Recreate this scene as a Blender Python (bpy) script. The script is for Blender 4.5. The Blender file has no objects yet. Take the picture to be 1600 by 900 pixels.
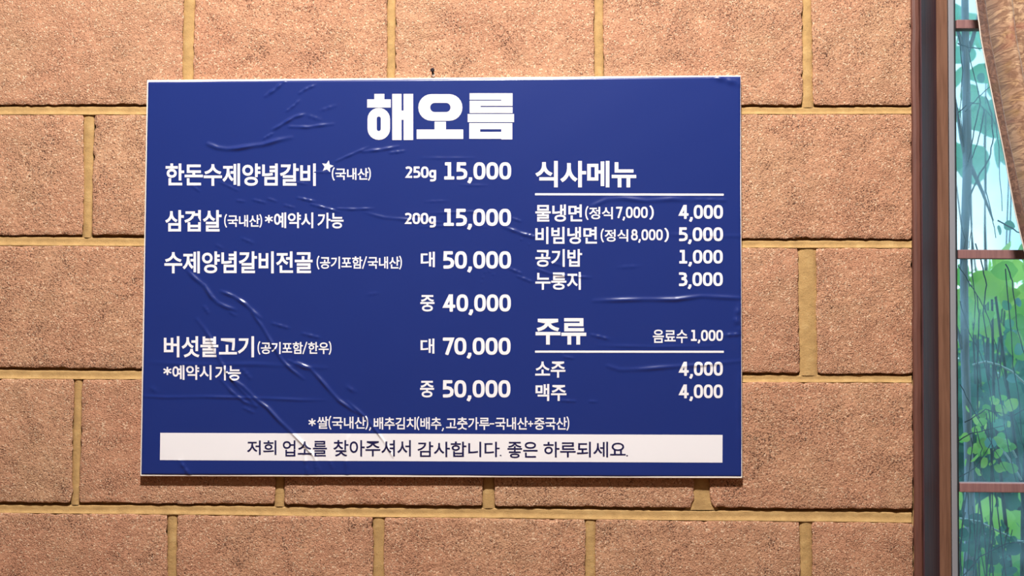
import bpy, bmesh, math, random
import numpy as np
from mathutils import Vector, Matrix

R = math.radians
rnd = random.Random(7)
scn = bpy.context.scene
COL = scn.collection

# ------------------------------------------------------------------ camera
F = 1700.0                                   # focal length in pixels of the 1600 px wide frame
YAW, PITCH, ROLL = R(1.1), R(1.8), 0.0055
CAM = Vector((0.835, -1.70, 1.50))
ROT = (Matrix.Rotation(YAW, 4, 'Z') @ Matrix.Rotation(R(90) + PITCH, 4, 'X') @ Matrix.Rotation(ROLL, 4, 'Z'))
cd = bpy.data.cameras.new('camera'); cam = bpy.data.objects.new('camera', cd); COL.objects.link(cam)
cam.matrix_world = Matrix.Translation(CAM) @ ROT
cd.sensor_width = 36.0; cd.lens = 36.0 * F / 1600.0; cd.clip_start = 0.02
cd.dof.use_dof = True; cd.dof.focus_distance = 1.68; cd.dof.aperture_fstop = 11.0
scn.camera = cam

# ------------------------------------------------------------------ world
w = bpy.data.worlds.new('world'); scn.world = w; w.use_nodes = True
nt = w.node_tree; nt.nodes.clear()
wo = nt.nodes.new('ShaderNodeOutputWorld'); bg = nt.nodes.new('ShaderNodeBackground')
tc = nt.nodes.new('ShaderNodeTexCoord'); nz = nt.nodes.new('ShaderNodeTexNoise'); rp = nt.nodes.new('ShaderNodeValToRGB')
nz.inputs['Scale'].default_value = 7.0; nz.inputs['Detail'].default_value = 3
rp.color_ramp.elements[0].position = .42; rp.color_ramp.elements[0].color = (.30, .72, .92, 1)
rp.color_ramp.elements[1].position = .62; rp.color_ramp.elements[1].color = (.85, .98, 1.0, 1)
nt.links.new(tc.outputs['Generated'], nz.inputs['Vector']); nt.links.new(nz.outputs['Fac'], rp.inputs['Fac'])
nt.links.new(rp.outputs['Color'], bg.inputs['Color']); nt.links.new(bg.outputs[0], wo.inputs['Surface'])
bg.inputs['Strength'].default_value = 1.8

# ------------------------------------------------------------------ ceiling lamp near the wall; the row lights are added fill
def area(name, loc, rot, sx, sy, power, col):
    l = bpy.data.lights.new(name, 'AREA'); l.shape = 'RECTANGLE'; l.size = sx; l.size_y = sy
    l.energy = power; l.color = col
    o = bpy.data.objects.new(name, l); COL.objects.link(o); o.location = loc; o.rotation_euler = rot
    return o
WARM = (1.0, .955, .91)
area('lamp_near_wall', (.74, -1.50, 3.50), (R(34), 0, 0), .11, .11, 118, WARM)
area('fill_row_left', (-1.2, -2.6, 3.55), (0, 0, 0), 1.1, .3, 3.5, WARM)
area('fill_row_right', (2.4, -2.6, 3.55), (0, 0, 0), 1.1, .3, 3.5, WARM)
area('fill_row_back', (.7, -3.9, 3.55), (0, 0, 0), 1.1, .3, 6, (1.0, .96, .9))

# ------------------------------------------------------------------ exposure
vs = scn.view_settings
vs.view_transform = 'Standard'; vs.look = 'None'; vs.gamma = 1.0; vs.use_curve_mapping = False
vs.exposure = 0.0

# ------------------------------------------------------------------ helpers
R3 = np.array(ROT.to_3x3())
def unproj(p, Y):
    """points seen at photo pixels p (N,2) on the upright plane y = Y of the room (N,3)"""
    p = np.asarray(p, float).reshape(-1, 2)
    d = np.stack([(p[:, 0] - 800) / F, -(p[:, 1] - 450) / F, -np.ones(len(p))], 1) @ R3.T
    t = (np.asarray(Y, float) - CAM.y) / d[:, 1]
    return np.array(CAM) + d * t[:, None]
def P(px, py, Y=0.0):
    return Vector(unproj([(px, py)], Y)[0])

def link(name, me, mat=None, parent=None, **props):
    o = bpy.data.objects.new(name, me); COL.objects.link(o)
    if mat is not None and me is not None and not len(me.materials): me.materials.append(mat)
    if parent is not None: o.parent = parent
    for k, v in props.items(): o[k] = v
    return o
def obj(name, verts, faces, mat=None, parent=None, smooth=False, centre=False, **props):
    vs_ = [Vector(v) for v in verts]
    loc = Vector((0, 0, 0))
    if centre:
        loc = sum(vs_, Vector()) / len(vs_); vs_ = [v - loc for v in vs_]
    me = bpy.data.meshes.new(name); me.from_pydata(vs_, [], faces); me.update()
    if smooth: me.polygons.foreach_set('use_smooth', [True] * len(me.polygons))
    o = link(name, me, mat, parent, **props); o.location = loc
    return o
def empty(name, loc=(0, 0, 0), **props):
    o = bpy.data.objects.new(name, None); COL.objects.link(o); o.location = loc; o.empty_display_size = .05
    for k, v in props.items(): o[k] = v
    return o
BOXF = [(0, 1, 2, 3), (7, 6, 5, 4), (0, 4, 5, 1), (1, 5, 6, 2), (2, 6, 7, 3), (3, 7, 4, 0)]
def box_vf(x0, x1, y0, y1, z0, z1):
    v = [(x0, y0, z0), (x0, y1, z0), (x1, y1, z0), (x1, y0, z0), (x0, y0, z1), (x0, y1, z1), (x1, y1, z1), (x1, y0, z1)]
    return v, BOXF
def boxes(name, lst, mat, parent=None, **props):
    V, Fc = [], []
    for b in lst:
        v, f = box_vf(*b); n = len(V); V += v; Fc += [tuple(i + n for i in q) for q in f]
    return obj(name, V, Fc, mat, parent, **props)
def bevel_box(name, b, r, mat, parent=None, **props):
    o = boxes(name, [b], mat, parent, **props)
    bm = bmesh.new(); bm.from_mesh(o.data)
    bmesh.ops.bevel(bm, geom=list(bm.edges), offset=r, segments=2, affect='EDGES', profile=.6)
    bm.to_mesh(o.data); bm.free(); return o
def tube_vf(pts, rad, n=7):
    pts = [Vector(p) for p in pts]; V, Fc = [], []
    for i, p in enumerate(pts):
        t = (pts[min(i + 1, len(pts) - 1)] - pts[max(i - 1, 0)]).normalized()
        a = t.cross(Vector((0, 1, 0.13))).normalized(); b = t.cross(a)
        r = rad[i] if isinstance(rad, (list, tuple)) else rad
        V += [p + a * r * math.cos(2 * math.pi * k / n) + b * r * math.sin(2 * math.pi * k / n) for k in range(n)]
    for i in range(len(pts) - 1):
        for k in range(n):
            Fc.append((i * n + k, i * n + (k + 1) % n, (i + 1) * n + (k + 1) % n, (i + 1) * n + k))
    Fc.append(tuple(range(n - 1, -1, -1))); m = (len(pts) - 1) * n; Fc.append(tuple(range(m, m + n)))
    return V, Fc

# ------------------------------------------------------------------ materials
def lin(r, g, b):
    f = lambda c: c / 255 / 12.92 if c / 255 <= .04045 else ((c / 255 + .055) / 1.055) ** 2.4
    return (f(r), f(g), f(b), 1)
def mat(name, col=(.5, .5, .5, 1), rough=.6, **kw):
    m = bpy.data.materials.new(name); m.use_nodes = True
    b = m.node_tree.nodes['Principled BSDF']
    b.inputs['Base Color'].default_value = col; b.inputs['Roughness'].default_value = rough
    for k, v in kw.items(): b.inputs[k.replace('_', ' ')].default_value = v
    return m
class NT:
    def __init__(s, m): s.t = m.node_tree; s.b = s.t.nodes['Principled BSDF']
    def n(s, typ, **kw):
        nd = s.t.nodes.new(typ)
        for k, v in kw.items():
            if hasattr(nd, k) and k not in nd.inputs: setattr(nd, k, v)
            else: nd.inputs[k].default_value = v
        return nd
    def l(s, a, b): s.t.links.new(a, b)
    def ramp(s, fac, *stops):
        r = s.n('ShaderNodeValToRGB'); e = r.color_ramp.elements
        while len(e) < len(stops): e.new(.5)
        for el, (p, c) in zip(e, stops): el.position = p; el.color = c if len(c) == 4 else (*c, 1)
        s.l(fac, r.inputs['Fac']); return r.outputs['Color']
    def mix(s, fac, a, b, mode='MIX'):
        m = s.n('ShaderNodeMix', data_type='RGBA', blend_type=mode)
        for k, v in ((0, fac), (6, a), (7, b)):
            if isinstance(v, (int, float, tuple)): m.inputs[k].default_value = v
            else: s.l(v, m.inputs[k])
        return m.outputs[2]
    def math(s, op, a, b=0.0):
        m = s.n('ShaderNodeMath', operation=op)
        for k, v in ((0, a), (1, b)):
            if isinstance(v, (int, float)): m.inputs[k].default_value = v
            else: s.l(v, m.inputs[k])
        return m.outputs[0]
    def noise(s, vec, scale, detail=3, rough=.55, dist=0):
        n = s.n('ShaderNodeTexNoise'); s.l(vec, n.inputs['Vector'])
        n.inputs['Scale'].default_value = scale; n.inputs['Detail'].default_value = detail
        n.inputs['Roughness'].default_value = rough; n.inputs['Distortion'].default_value = dist
        return n.outputs['Fac']
    def bump(s, h, strength, dist, prev=None):
        b = s.n('ShaderNodeBump'); s.l(h, b.inputs['Height'])
        b.inputs['Strength'].default_value = strength; b.inputs['Distance'].default_value = dist
        if prev is not None: s.l(prev, b.inputs['Normal'])
        return b.outputs['Normal']
G = lambda v: (v, v, v, 1)

def brick_mat():
    m = mat('split_clay_block', rough=.9); t = NT(m)
    t.b.inputs['Specular IOR Level'].default_value = .35
    geo = t.n('ShaderNodeNewGeometry'); oi = t.n('ShaderNodeObjectInfo')
    pos = geo.outputs['Position']
    big = t.noise(pos, 7, 4, .6); med = t.noise(pos, 38, 4, .6)
    v = t.n('ShaderNodeVectorMath', operation='ADD'); t.l(pos, v.inputs[0])
    sc = t.n('ShaderNodeVectorMath', operation='SCALE', Scale=11.0); t.l(oi.outputs['Random'], sc.inputs[0]); t.l(sc.outputs[0], v.inputs[1])
    pv = v.outputs[0]
    fine = t.noise(pv, 480, 3, .7); grit = t.noise(pv, 170, 3, .7); patch = t.noise(pv, 22, 3, .6)
    vo = t.n('ShaderNodeTexVoronoi', feature='F1'); vo.inputs['Scale'].default_value = 520; t.l(pv, vo.inputs['Vector'])
    base = t.ramp(big, (.36, lin(190, 134, 104)), (.50, lin(194, 145, 113)), (.64, lin(196, 157, 121)))
    tint = t.ramp(oi.outputs['Random'], (0, lin(188, 136, 111)), (.35, lin(196, 148, 116)), (.7, lin(192, 150, 118)), (1, lin(198, 141, 108)))
    c = t.mix(.5, base, tint)
    c = t.mix(t.math('MULTIPLY', med, .6), c, lin(192, 140, 112))
    gr = t.n('ShaderNodeSeparateColor'); t.l(vo.outputs['Color'], gr.inputs[0])
    c = t.mix(t.ramp(gr.outputs[0], (.88, G(0)), (.94, G(.7))), c, lin(234, 204, 172))
    c = t.mix(t.ramp(gr.outputs[1], (.84, G(0)), (.90, G(.55))), c, lin(120, 78, 60))
    thr = t.math('ADD', fine, t.math('MULTIPLY', t.math('SUBTRACT', patch, .5), .35))
    pit = t.ramp(thr, (.355, G(.95)), (.415, G(0)))
    c = t.mix(pit, c, lin(74, 44, 36))
    t.l(c, t.b.inputs['Base Color'])
    h = t.math('ADD', t.math('MULTIPLY', fine, 1.1), t.math('MULTIPLY', t.math('SUBTRACT', 1.0, vo.outputs['Distance']), .5))
    n1 = t.bump(t.math('ADD', t.math('MULTIPLY', grit, .7), t.math('MULTIPLY', med, .6)), .55, .004)
    hm = t.ramp(t.noise(pv, 30, 4, .65), (.36, G(.28)), (.62, G(1)))
    n2 = t.bump(t.math('MULTIPLY', h, hm), .75, .0026, n1)
    t.l(n2, t.b.inputs['Normal'])
    return m
def mortar_mat():
    m = mat('ochre_mortar', rough=.95); t = NT(m)
    pos = t.n('ShaderNodeNewGeometry').outputs['Position']
    mp = t.n('ShaderNodeMapping'); mp.inputs['Scale'].default_value = (.8, 1, 1); t.l(pos, mp.inputs['Vector'])
    a = t.noise(mp.outputs[0], 60, 4, .6); f = t.noise(pos, 500, 3, .7)
    c = t.ramp(a, (.3, lin(168, 134, 86)), (.55, lin(186, 150, 97)), (.75, lin(198, 165, 112)))
    c = t.mix(t.ramp(f, (.3, G(.6)), (.4, G(0))), c, lin(130, 98, 62))
    t.l(c, t.b.inputs['Base Color'])
    t.l(t.bump(f, .5, .0012, t.bump(a, .5, .003)), t.b.inputs['Normal'])
    return m
def wood_mat(name, c0, c1, c2, rough=.5, coat=.0):
    m = mat(name, rough=rough); t = NT(m)
    pos = t.n('ShaderNodeNewGeometry').outputs['Position']
    mp = t.n('ShaderNodeMapping'); mp.inputs['Scale'].default_value = (1, 1, .05); t.l(pos, mp.inputs['Vector'])
    a = t.noise(mp.outputs[0], 220, 4, .6, .6); b = t.noise(pos, 9, 3, .6)
    c = t.ramp(a, (.3, c0), (.5, c1), (.7, c2))
    c = t.mix(t.math('MULTIPLY', b, .35), c, c0)
    t.l(c, t.b.inputs['Base Color']); t.l(t.bump(a, .25, .0008), t.b.inputs['Normal'])
    t.b.inputs['Coat Weight'].default_value = coat; t.b.inputs['Coat Roughness'].default_value = .3
    return m
def plaster_mat(name, c):
    m = mat(name, c, .9); t = NT(m)
    pos = t.n('ShaderNodeNewGeometry').outputs['Position']
    t.l(t.bump(t.noise(pos, 60, 4), .2, .003), t.b.inputs['Normal']); return m

M_BRICK = brick_mat(); M_MORTAR = mortar_mat()
M_CREAM = plaster_mat('tan_plaster', lin(170, 156, 138))
M_CEIL = plaster_mat('ceiling_paint', lin(190, 184, 174))
M_FLOOR = wood_mat('floor_boards', lin(96, 66, 44), lin(128, 90, 60), lin(150, 110, 76))
M_CASE = wood_mat('varnished_casing', lin(104, 72, 56), lin(124, 88, 70), lin(138, 100, 80), .4, .1)
M_BATTEN = wood_mat('red_brown_batten', lin(88, 54, 46), lin(104, 64, 54), lin(114, 72, 60), .6)
M_COVE = wood_mat('shade_painted_cove', lin(62, 38, 46), lin(76, 46, 54), lin(92, 58, 60), .6)  # shade of the cove painted into a darker wood tone
M_MUNTIN = wood_mat('mauve_brown_muntin', lin(128, 92, 92), lin(146, 106, 104), lin(158, 118, 114), .5)
M_ALU = mat('grey_seal_strip', lin(142, 142, 148), .5)
M_GASKET = mat('black_gasket', lin(22, 26, 32), .6)

# ------------------------------------------------------------------ the wall: backing, mortar joints, blocks
XR = [(1424.5, 0), (1427.5, 900)]            # right end of the blockwork in the photo
def xr(py): return 1424.5 + 3.0 * py / 900
# bed joints: (top edge, bottom edge) at x = 0 and at x = 1425
BED = [((-251, -235), (-254, -240)), ((-43, -28), (-44, -30)), ((164, 179), (165, 178)), ((367.5, 383.5), (374, 387.5)),
       ((574.8, 591.5), (585, 598)), ((785, 801), (796.5, 816.5)), ((994, 1010), (1008, 1027)), ((1204, 1220), (1220, 1238))]
def bed(i, px, side):
    a, b = BED[i]; return a[side] + (b[side] - a[side]) * px / 1425
# head joints per course: (left, right) at course top and at course bottom
HEAD = [[(-180, -166, -181, -167), (131, 146, 130, 145), (452, 467, 452, 467), (772, 788, 772, 788), (1098, 1113, 1098, 1113)],
        [(-30, -15, -32, -17), (288, 304.5, 284.5, 300.5), (606, 617.5, 605, 617), (929, 942, 929, 942), (1254.5, 1266.5, 1254, 1270)],
        [(-190, -175, -192, -178), (131.5, 147, 130.5, 142.5), (452, 467, 452, 466), (774, 789, 774, 789), (1100, 1115, 1100, 1115)],
        [(-34, -18, -38, -22), (290, 305, 289, 303), (610, 626, 610, 626), (930, 946, 930, 946), (1247, 1274, 1250, 1276)],
        [(-206, -192, -210, -196), (117, 128.5, 112, 123), (431, 445, 430, 443.5), (756, 772, 755, 772), (1088, 1104, 1084, 1110)],
        [(-60, -46, -62, -48), (263, 276.5, 261, 274), (584, 600, 583, 599), (915, 930, 915, 930), (1250, 1268, 1251, 1268)],
        [(-216, -200, -218, -202), (110, 124, 108, 122), (430, 445, 429, 444), (757, 772, 757, 772), (1090, 1106, 1091, 1107)]]
for r_ in range(7):                           # the wall goes on to the left of the frame
    for k_ in range(5):
        a_ = HEAD[r_][0]; HEAD[r_].insert(0, tuple(v_ - 322 for v_ in a_))
for k_ in range(2):                           # and above and below it
    (a_, b_), (c_, d_) = BED[0]; BED.insert(0, ((a_ - 208, b_ - 208), (c_ - 207, d_ - 207)))
    (a_, b_), (c_, d_) = BED[-1]; BED.append(((a_ + 209, b_ + 209), (c_ + 211, d_ + 211)))
    HEAD.insert(0, list(HEAD[1])); HEAD.append(list(HEAD[-2]))
R0 = 2                                        # index of the first course of the measured part
YB = -0.004                                   # block faces, 4 mm proud of the joints
GL = [(x * 1e-3, z) for x, z in ()]
zTop, zBot = P(700, -254).z, P(700, 1222).z
xWin = P(1428, 450, 0).x                      # where blockwork ends and the window begins
WIN_X1 = xWin + 1.15; WIN_Z0, WIN_Z1 = .78, 2.52
wall = boxes('wall_back', [(-2.6, xWin + .004, 0.0055, .17, 0, 3.6), (WIN_X1, 3.9, 0, .17, 0, 3.6),
                           (xWin + .004, WIN_X1, 0, .17, 0, WIN_Z0), (xWin + .004, WIN_X1, 0, .17, WIN_Z1, 3.6)], M_MORTAR, kind='structure')

def make_block(c, seed, chips=()):
    """c: four photo pixels (tl, tr, br, bl) of a block's face; ragged, slightly rounded edges"""
    rr = random.Random(seed); ring = []
    for k in range(4):
        a, b = Vector(c[k]), Vector(c[(k + 1) % 4]); n = max(6, int((b - a).length / (6.5 if max(q[0] for q in c) > -60 and -60 < c[0][1] < 940 else 20)))
        nrm = Vector(((b - a).y, -(b - a).x)).normalized()
        ph = rr.random() * 9
        for i in range(n):
            t = i / n; q = a.lerp(b, t)
            j = rr.uniform(-1.2, .6) + .5 * math.sin(t * 9 + ph) - .3
            if rr.random() < .05: j -= rr.uniform(.8, 2.2)
            if i == 0: q = q + ((Vector(c[(k + 2) % 4]) - a).normalized()) * 2.5; j = 0
            q = q + nrm * j
            for cx, cy, cr in chips:
                d = q - Vector((cx, cy))
                if d.length < cr: q = Vector((cx, cy)) + d.normalized() * cr * rr.uniform(.9, 1.05) if d.length > .1 else q
            ring.append(q)
    cen = sum(ring, Vector((0, 0))) / len(ring); n = len(ring)
    V = []
    dz = rr.uniform(-.0009, .0009)
    for inset, Y in ((0, .006), (0, YB * .6), (.6, YB * .9 + dz), (1.6, YB + dz), (9, YB + dz - .0003)):
        pts = []
        for q in ring:
            d = cen - q; s = Vector((math.copysign(min(inset, abs(d.x)), d.x), math.copysign(min(inset, abs(d.y)), d.y)))
            pts.append(q + s + (Vector((rr.uniform(-.4, .4), rr.uniform(-.4, .4))) if inset else Vector((0, 0))))
        V += list(unproj(pts, np.array([Y + (rr.uniform(-.0004, .0004) if inset else 0) for _ in pts])))
    Fc = []
    for L in range(4):
        for k in range(n):
            Fc.append((L * n + k, L * n + (k + 1) % n, (L + 1) * n + (k + 1) % n, (L + 1) * n + k))
    Fc.append(tuple(range(4 * n, 5 * n)))
    return obj('brick', V, Fc, M_BRICK, wall, smooth=True, centre=True)
for r in range(len(HEAD)):
    joints = HEAD[r]; edges = []
    left = (joints[0][1], joints[0][3]); 
    for j in joints[1:]:
        edges.append((left, (j[0], j[2]))); left = (j[1], j[3])
    edges.append((left, None))
    for k, (a, b) in enumerate(edges):
        yt, yb_ = (lambda x: bed(r, x, 1)), (lambda x: bed(r + 1, x, 0))
        if b is None: b = (xr(yt(1425)), xr(yb_(1425)))
        tl, tr = (a[0], yt(a[0])), (b[0], yt(b[0])); br, bl = (b[1], yb_(b[1])), (a[1], yb_(a[1]))
        chips = []
        if r == R0 + 4 and k == 3 + 5: chips = [(1092, 792, 13)]
        if r == R0 + 4 and k == 4 + 5: chips = [(1101, 794, 14)]
        if r == R0 + 4 and k == 5: chips = [(110, 765, 5)]
        make_block([tl, tr, br, bl], 100 + r * 20 + k, chips)

def bed_joint(i):
    """a tooled bed joint: set back under the block above, a small lip on the block below"""
    x0, x1 = -1830, 1424.5; n = 260; V = []; rr = random.Random(i)
    prof = [(-.06, .006), (.03, .0055), (.15, .003), (.19, .0002), (.32, -.0004), (.55, .0002), (.80, -.0006), (.93, -.0026), (1.0, -.0034), (1.06, -.002)]
    px, Ys = [], []
    for k in range(n + 1):
        x = x0 + (x1 - x0) * k / n; wv = math.sin(x * .013 + i) * .7 + rr.uniform(-.35, .35)
        for t, Y in prof:
            a, b = bed(i, x, 0), bed(i, x, 1)
            px.append((x, a + (b - a) * t + (wv if .1 < t < .99 else rr.uniform(-.25, .4)))); Ys.append(Y + rr.uniform(-.0003, .0003))
    V = unproj(px, np.array(Ys)); m = len(prof)
    Fc = [(k * m + q, (k + 1) * m + q, (k + 1) * m + q + 1, k * m + q + 1) for k in range(n) for q in range(m - 1)]
    return obj('bed_joint', V, Fc, M_MORTAR, wall, smooth=True)
for i in range(len(BED)): bed_joint(i)
def head_joint(r, j):
    n = 26; rr = random.Random(r * 31 + int(j[0])); px, Ys = [], []
    prof = [(-.08, .002), (0, .0002), (.2, -.0012), (.5, -.0016), (.8, -.0012), (1, .0), (1.08, .002)]
    for k in range(n + 1):
        t = k / n; xa, xb = j[0] + (j[2] - j[0]) * t, j[1] + (j[3] - j[1]) * t; xm = (xa + xb) / 2
        ya, yb_ = bed(r, xm, 1) - 2, bed(r + 1, xm, 0) + 3
        if (r == R0 + 4 and j[0] == 1088 and t > .75): xa -= (t - .75) * 44; xb += (t - .75) * 36
        for s, Y in prof:
            px.append((xa + (xb - xa) * s + rr.uniform(-.3, .3), ya + (yb_ - ya) * t)); Ys.append(Y + rr.uniform(-.0003, .0003))
    V = unproj(px, np.array(Ys)); m = len(prof)
    Fc = [(k * m + q, k * m + q + 1, (k + 1) * m + q + 1, (k + 1) * m + q) for k in range(n) for q in range(m - 1)]
    obj('head_joint', V, Fc, M_MORTAR, wall, smooth=True)
for r in range(len(HEAD)):
    for j in HEAD[r]: head_joint(r, j)

# ------------------------------------------------------------------ the rest of the room
boxes('floor', [(-2.6, 3.9, -5.2, 0, -.1, 0)], M_FLOOR, kind='structure')
boxes('ceiling', [(-2.6, 3.9, -5.2, .17, 3.6, 3.7)], M_CEIL, kind='structure')
boxes('wall_left', [(-2.75, -2.6, -5.2, .17, 0, 3.7)], M_CREAM, kind='structure')
boxes('wall_right', [(3.9, 4.05, -5.2, .17, 0, 3.7)], M_CREAM, kind='structure')
boxes('wall_front', [(-2.75, 4.05, -5.35, -5.2, 0, 3.7)], M_CREAM, kind='structure')

# ------------------------------------------------------------------ window
win = empty('window_1', (xWin, 0, WIN_Z0), kind='structure')
def upright(name, prof, mat_, z0=WIN_Z0 - .06, z1=WIN_Z1 + .06, wob=0.0, smooth=False):
    """a moulding running up the window's left side: prof is (photo pixel at eye height, depth)"""
    n = 60 if wob else 1; V = []; rr = random.Random(3)
    wv = [rr.uniform(-wob, wob) for _ in range(n + 1)]
    for k in range(n + 1):
        z = z0 + (z1 - z0) * k / n
        for q, (px, Y) in enumerate(prof):
            p = P(px, 503, Y); V.append((p.x + (wv[k] if 0 < q < len(prof) - 1 else 0), Y, z))
    m = len(prof)
    Fc = [(k * m + q, k * m + (q + 1) % m, (k + 1) * m + (q + 1) % m, (k + 1) * m + q) for k in range(n) for q in range(m)]
    Fc += [tuple(range(m - 1, -1, -1)), tuple(range(n * m, n * m + m))]
    o = obj(name, V, Fc, mat_, None, smooth=smooth); o.parent = win; o.matrix_parent_inverse = Matrix.Translation(-Vector(win.location))
    return o
upright('batten', [(1425.5, .02), (1425.5, -.006), (1428, -.0095), (1433, -.011), (1438, -.0105), (1440.5, -.007), (1441, .02)], M_BATTEN, wob=.0007)
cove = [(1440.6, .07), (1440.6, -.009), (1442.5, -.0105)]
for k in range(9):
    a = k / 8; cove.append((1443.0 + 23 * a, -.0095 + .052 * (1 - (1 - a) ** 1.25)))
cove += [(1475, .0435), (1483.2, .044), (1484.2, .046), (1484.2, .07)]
NC = 12                                       # the cove, darkened for its shade, and the brown flat are two pieces
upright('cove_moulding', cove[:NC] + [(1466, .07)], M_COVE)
upright('casing', [(1465.2, .07), (1465.2, .0432)] + cove[NC:], M_CASE)
upright('seal_strip', [(1485, .07), (1485, .047), (1486.5, .046), (1493, .046), (1494.2, .048), (1494.2, .07)], M_ALU)
upright('gasket', [(1482, .07), (1482, .052), (1487, .052), (1487, .07)], M_GASKET)
upright('gasket', [(1493.8, .07), (1493.8, .051), (1496.2, .051), (1496.2, .07)], M_GASKET, wob=.0005)
def inwin(o):
    o.parent = win; o.matrix_parent_inverse = Matrix.Translation(-Vector(win.location)); return o
gx0 = P(1495.5, 503, .062).x; gx1 = WIN_X1 - .06
YG = .062
inwin(boxes('casing', [(WIN_X1 - .06, WIN_X1 + .03, -.012, .05, WIN_Z0 - .06, WIN_Z1 + .06)], M_CASE))
inwin(boxes('casing', [(xWin + .03, WIN_X1, -.012, .05, WIN_Z1, WIN_Z1 + .06)], M_CASE))
inwin(boxes('sill', [(xWin + .03, WIN_X1, -.05, .06, WIN_Z0 - .04, WIN_Z0)], M_CASE))
mz = [P(1500, y, .05).z for y in (1127, 762, 397, 37.5, -328)]
mz = [z for z in mz if WIN_Z0 < z < WIN_Z1]
for i, z in enumerate(mz):
    inwin(bevel_box('muntin', (P(1498.2, 503, .050).x, gx1, .050, .070, z - .0072, z + .0072), .0012, M_MUNTIN))
for x in (gx0 + .42, gx0 + .80):
    inwin(bevel_box('muntin', (x, x + .0145, .049, .071, WIN_Z0, WIN_Z1), .0012, M_MUNTIN))
def glass_mat():
    m = bpy.data.materials.new('patchy_blue_glass'); m.use_nodes = True; t = m.node_tree; t.nodes.clear()
    N = t.nodes.new; out = N('ShaderNodeOutputMaterial'); tr = N('ShaderNodeBsdfTransparent'); gl = N('ShaderNodeBsdfGlossy')
    fr = N('ShaderNodeFresnel'); mx = N('ShaderNodeMixShader'); df = N('ShaderNodeBsdfTranslucent'); m2 = N('ShaderNodeMixShader')
    tr.inputs['Color'].default_value = (.80, .95, 1, 1); gl.inputs['Roughness'].default_value = .02; fr.inputs['IOR'].default_value = 1.45
    df.inputs['Color'].default_value = (.62, .82, 1.0, 1)  # pale blue translucent veil, mixed into the pane in noise patches
    geo = N('ShaderNodeNewGeometry'); nz_ = N('ShaderNodeTexNoise'); nz_.inputs['Scale'].default_value = 9; nz_.inputs['Detail'].default_value = 4
    rp_ = N('ShaderNodeValToRGB'); rp_.color_ramp.elements[0].position = .4; rp_.color_ramp.elements[0].color = (.06, .06, .06, 1)
    rp_.color_ramp.elements[1].position = .68; rp_.color_ramp.elements[1].color = (.36, .36, .36, 1)
    L = t.links.new
    L(geo.outputs['Position'], nz_.inputs['Vector']); L(nz_.outputs['Fac'], rp_.inputs['Fac']); L(rp_.outputs['Color'], m2.inputs[0])
    L(tr.outputs[0], m2.inputs[1]); L(df.outputs[0], m2.inputs[2])
    L(fr.outputs[0], mx.inputs[0]); L(m2.outputs[0], mx.inputs[1]); L(gl.outputs[0], mx.inputs[2]); L(mx.outputs[0], out.inputs['Surface'])
    return m
M_GLASS = glass_mat()
zs = [WIN_Z0] + mz + [WIN_Z1]
zs = sorted(zs)
xs = [gx0, gx0 + .427, gx0 + .807, gx1]
for i in range(len(zs) - 1):
    for k in range(3):
        inwin(obj('glass_pane', [(xs[k], YG, zs[i]), (xs[k + 1], YG, zs[i]), (xs[k + 1], YG, zs[i + 1]), (xs[k], YG, zs[i + 1])], [(0, 1, 2, 3)], M_GLASS))

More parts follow.
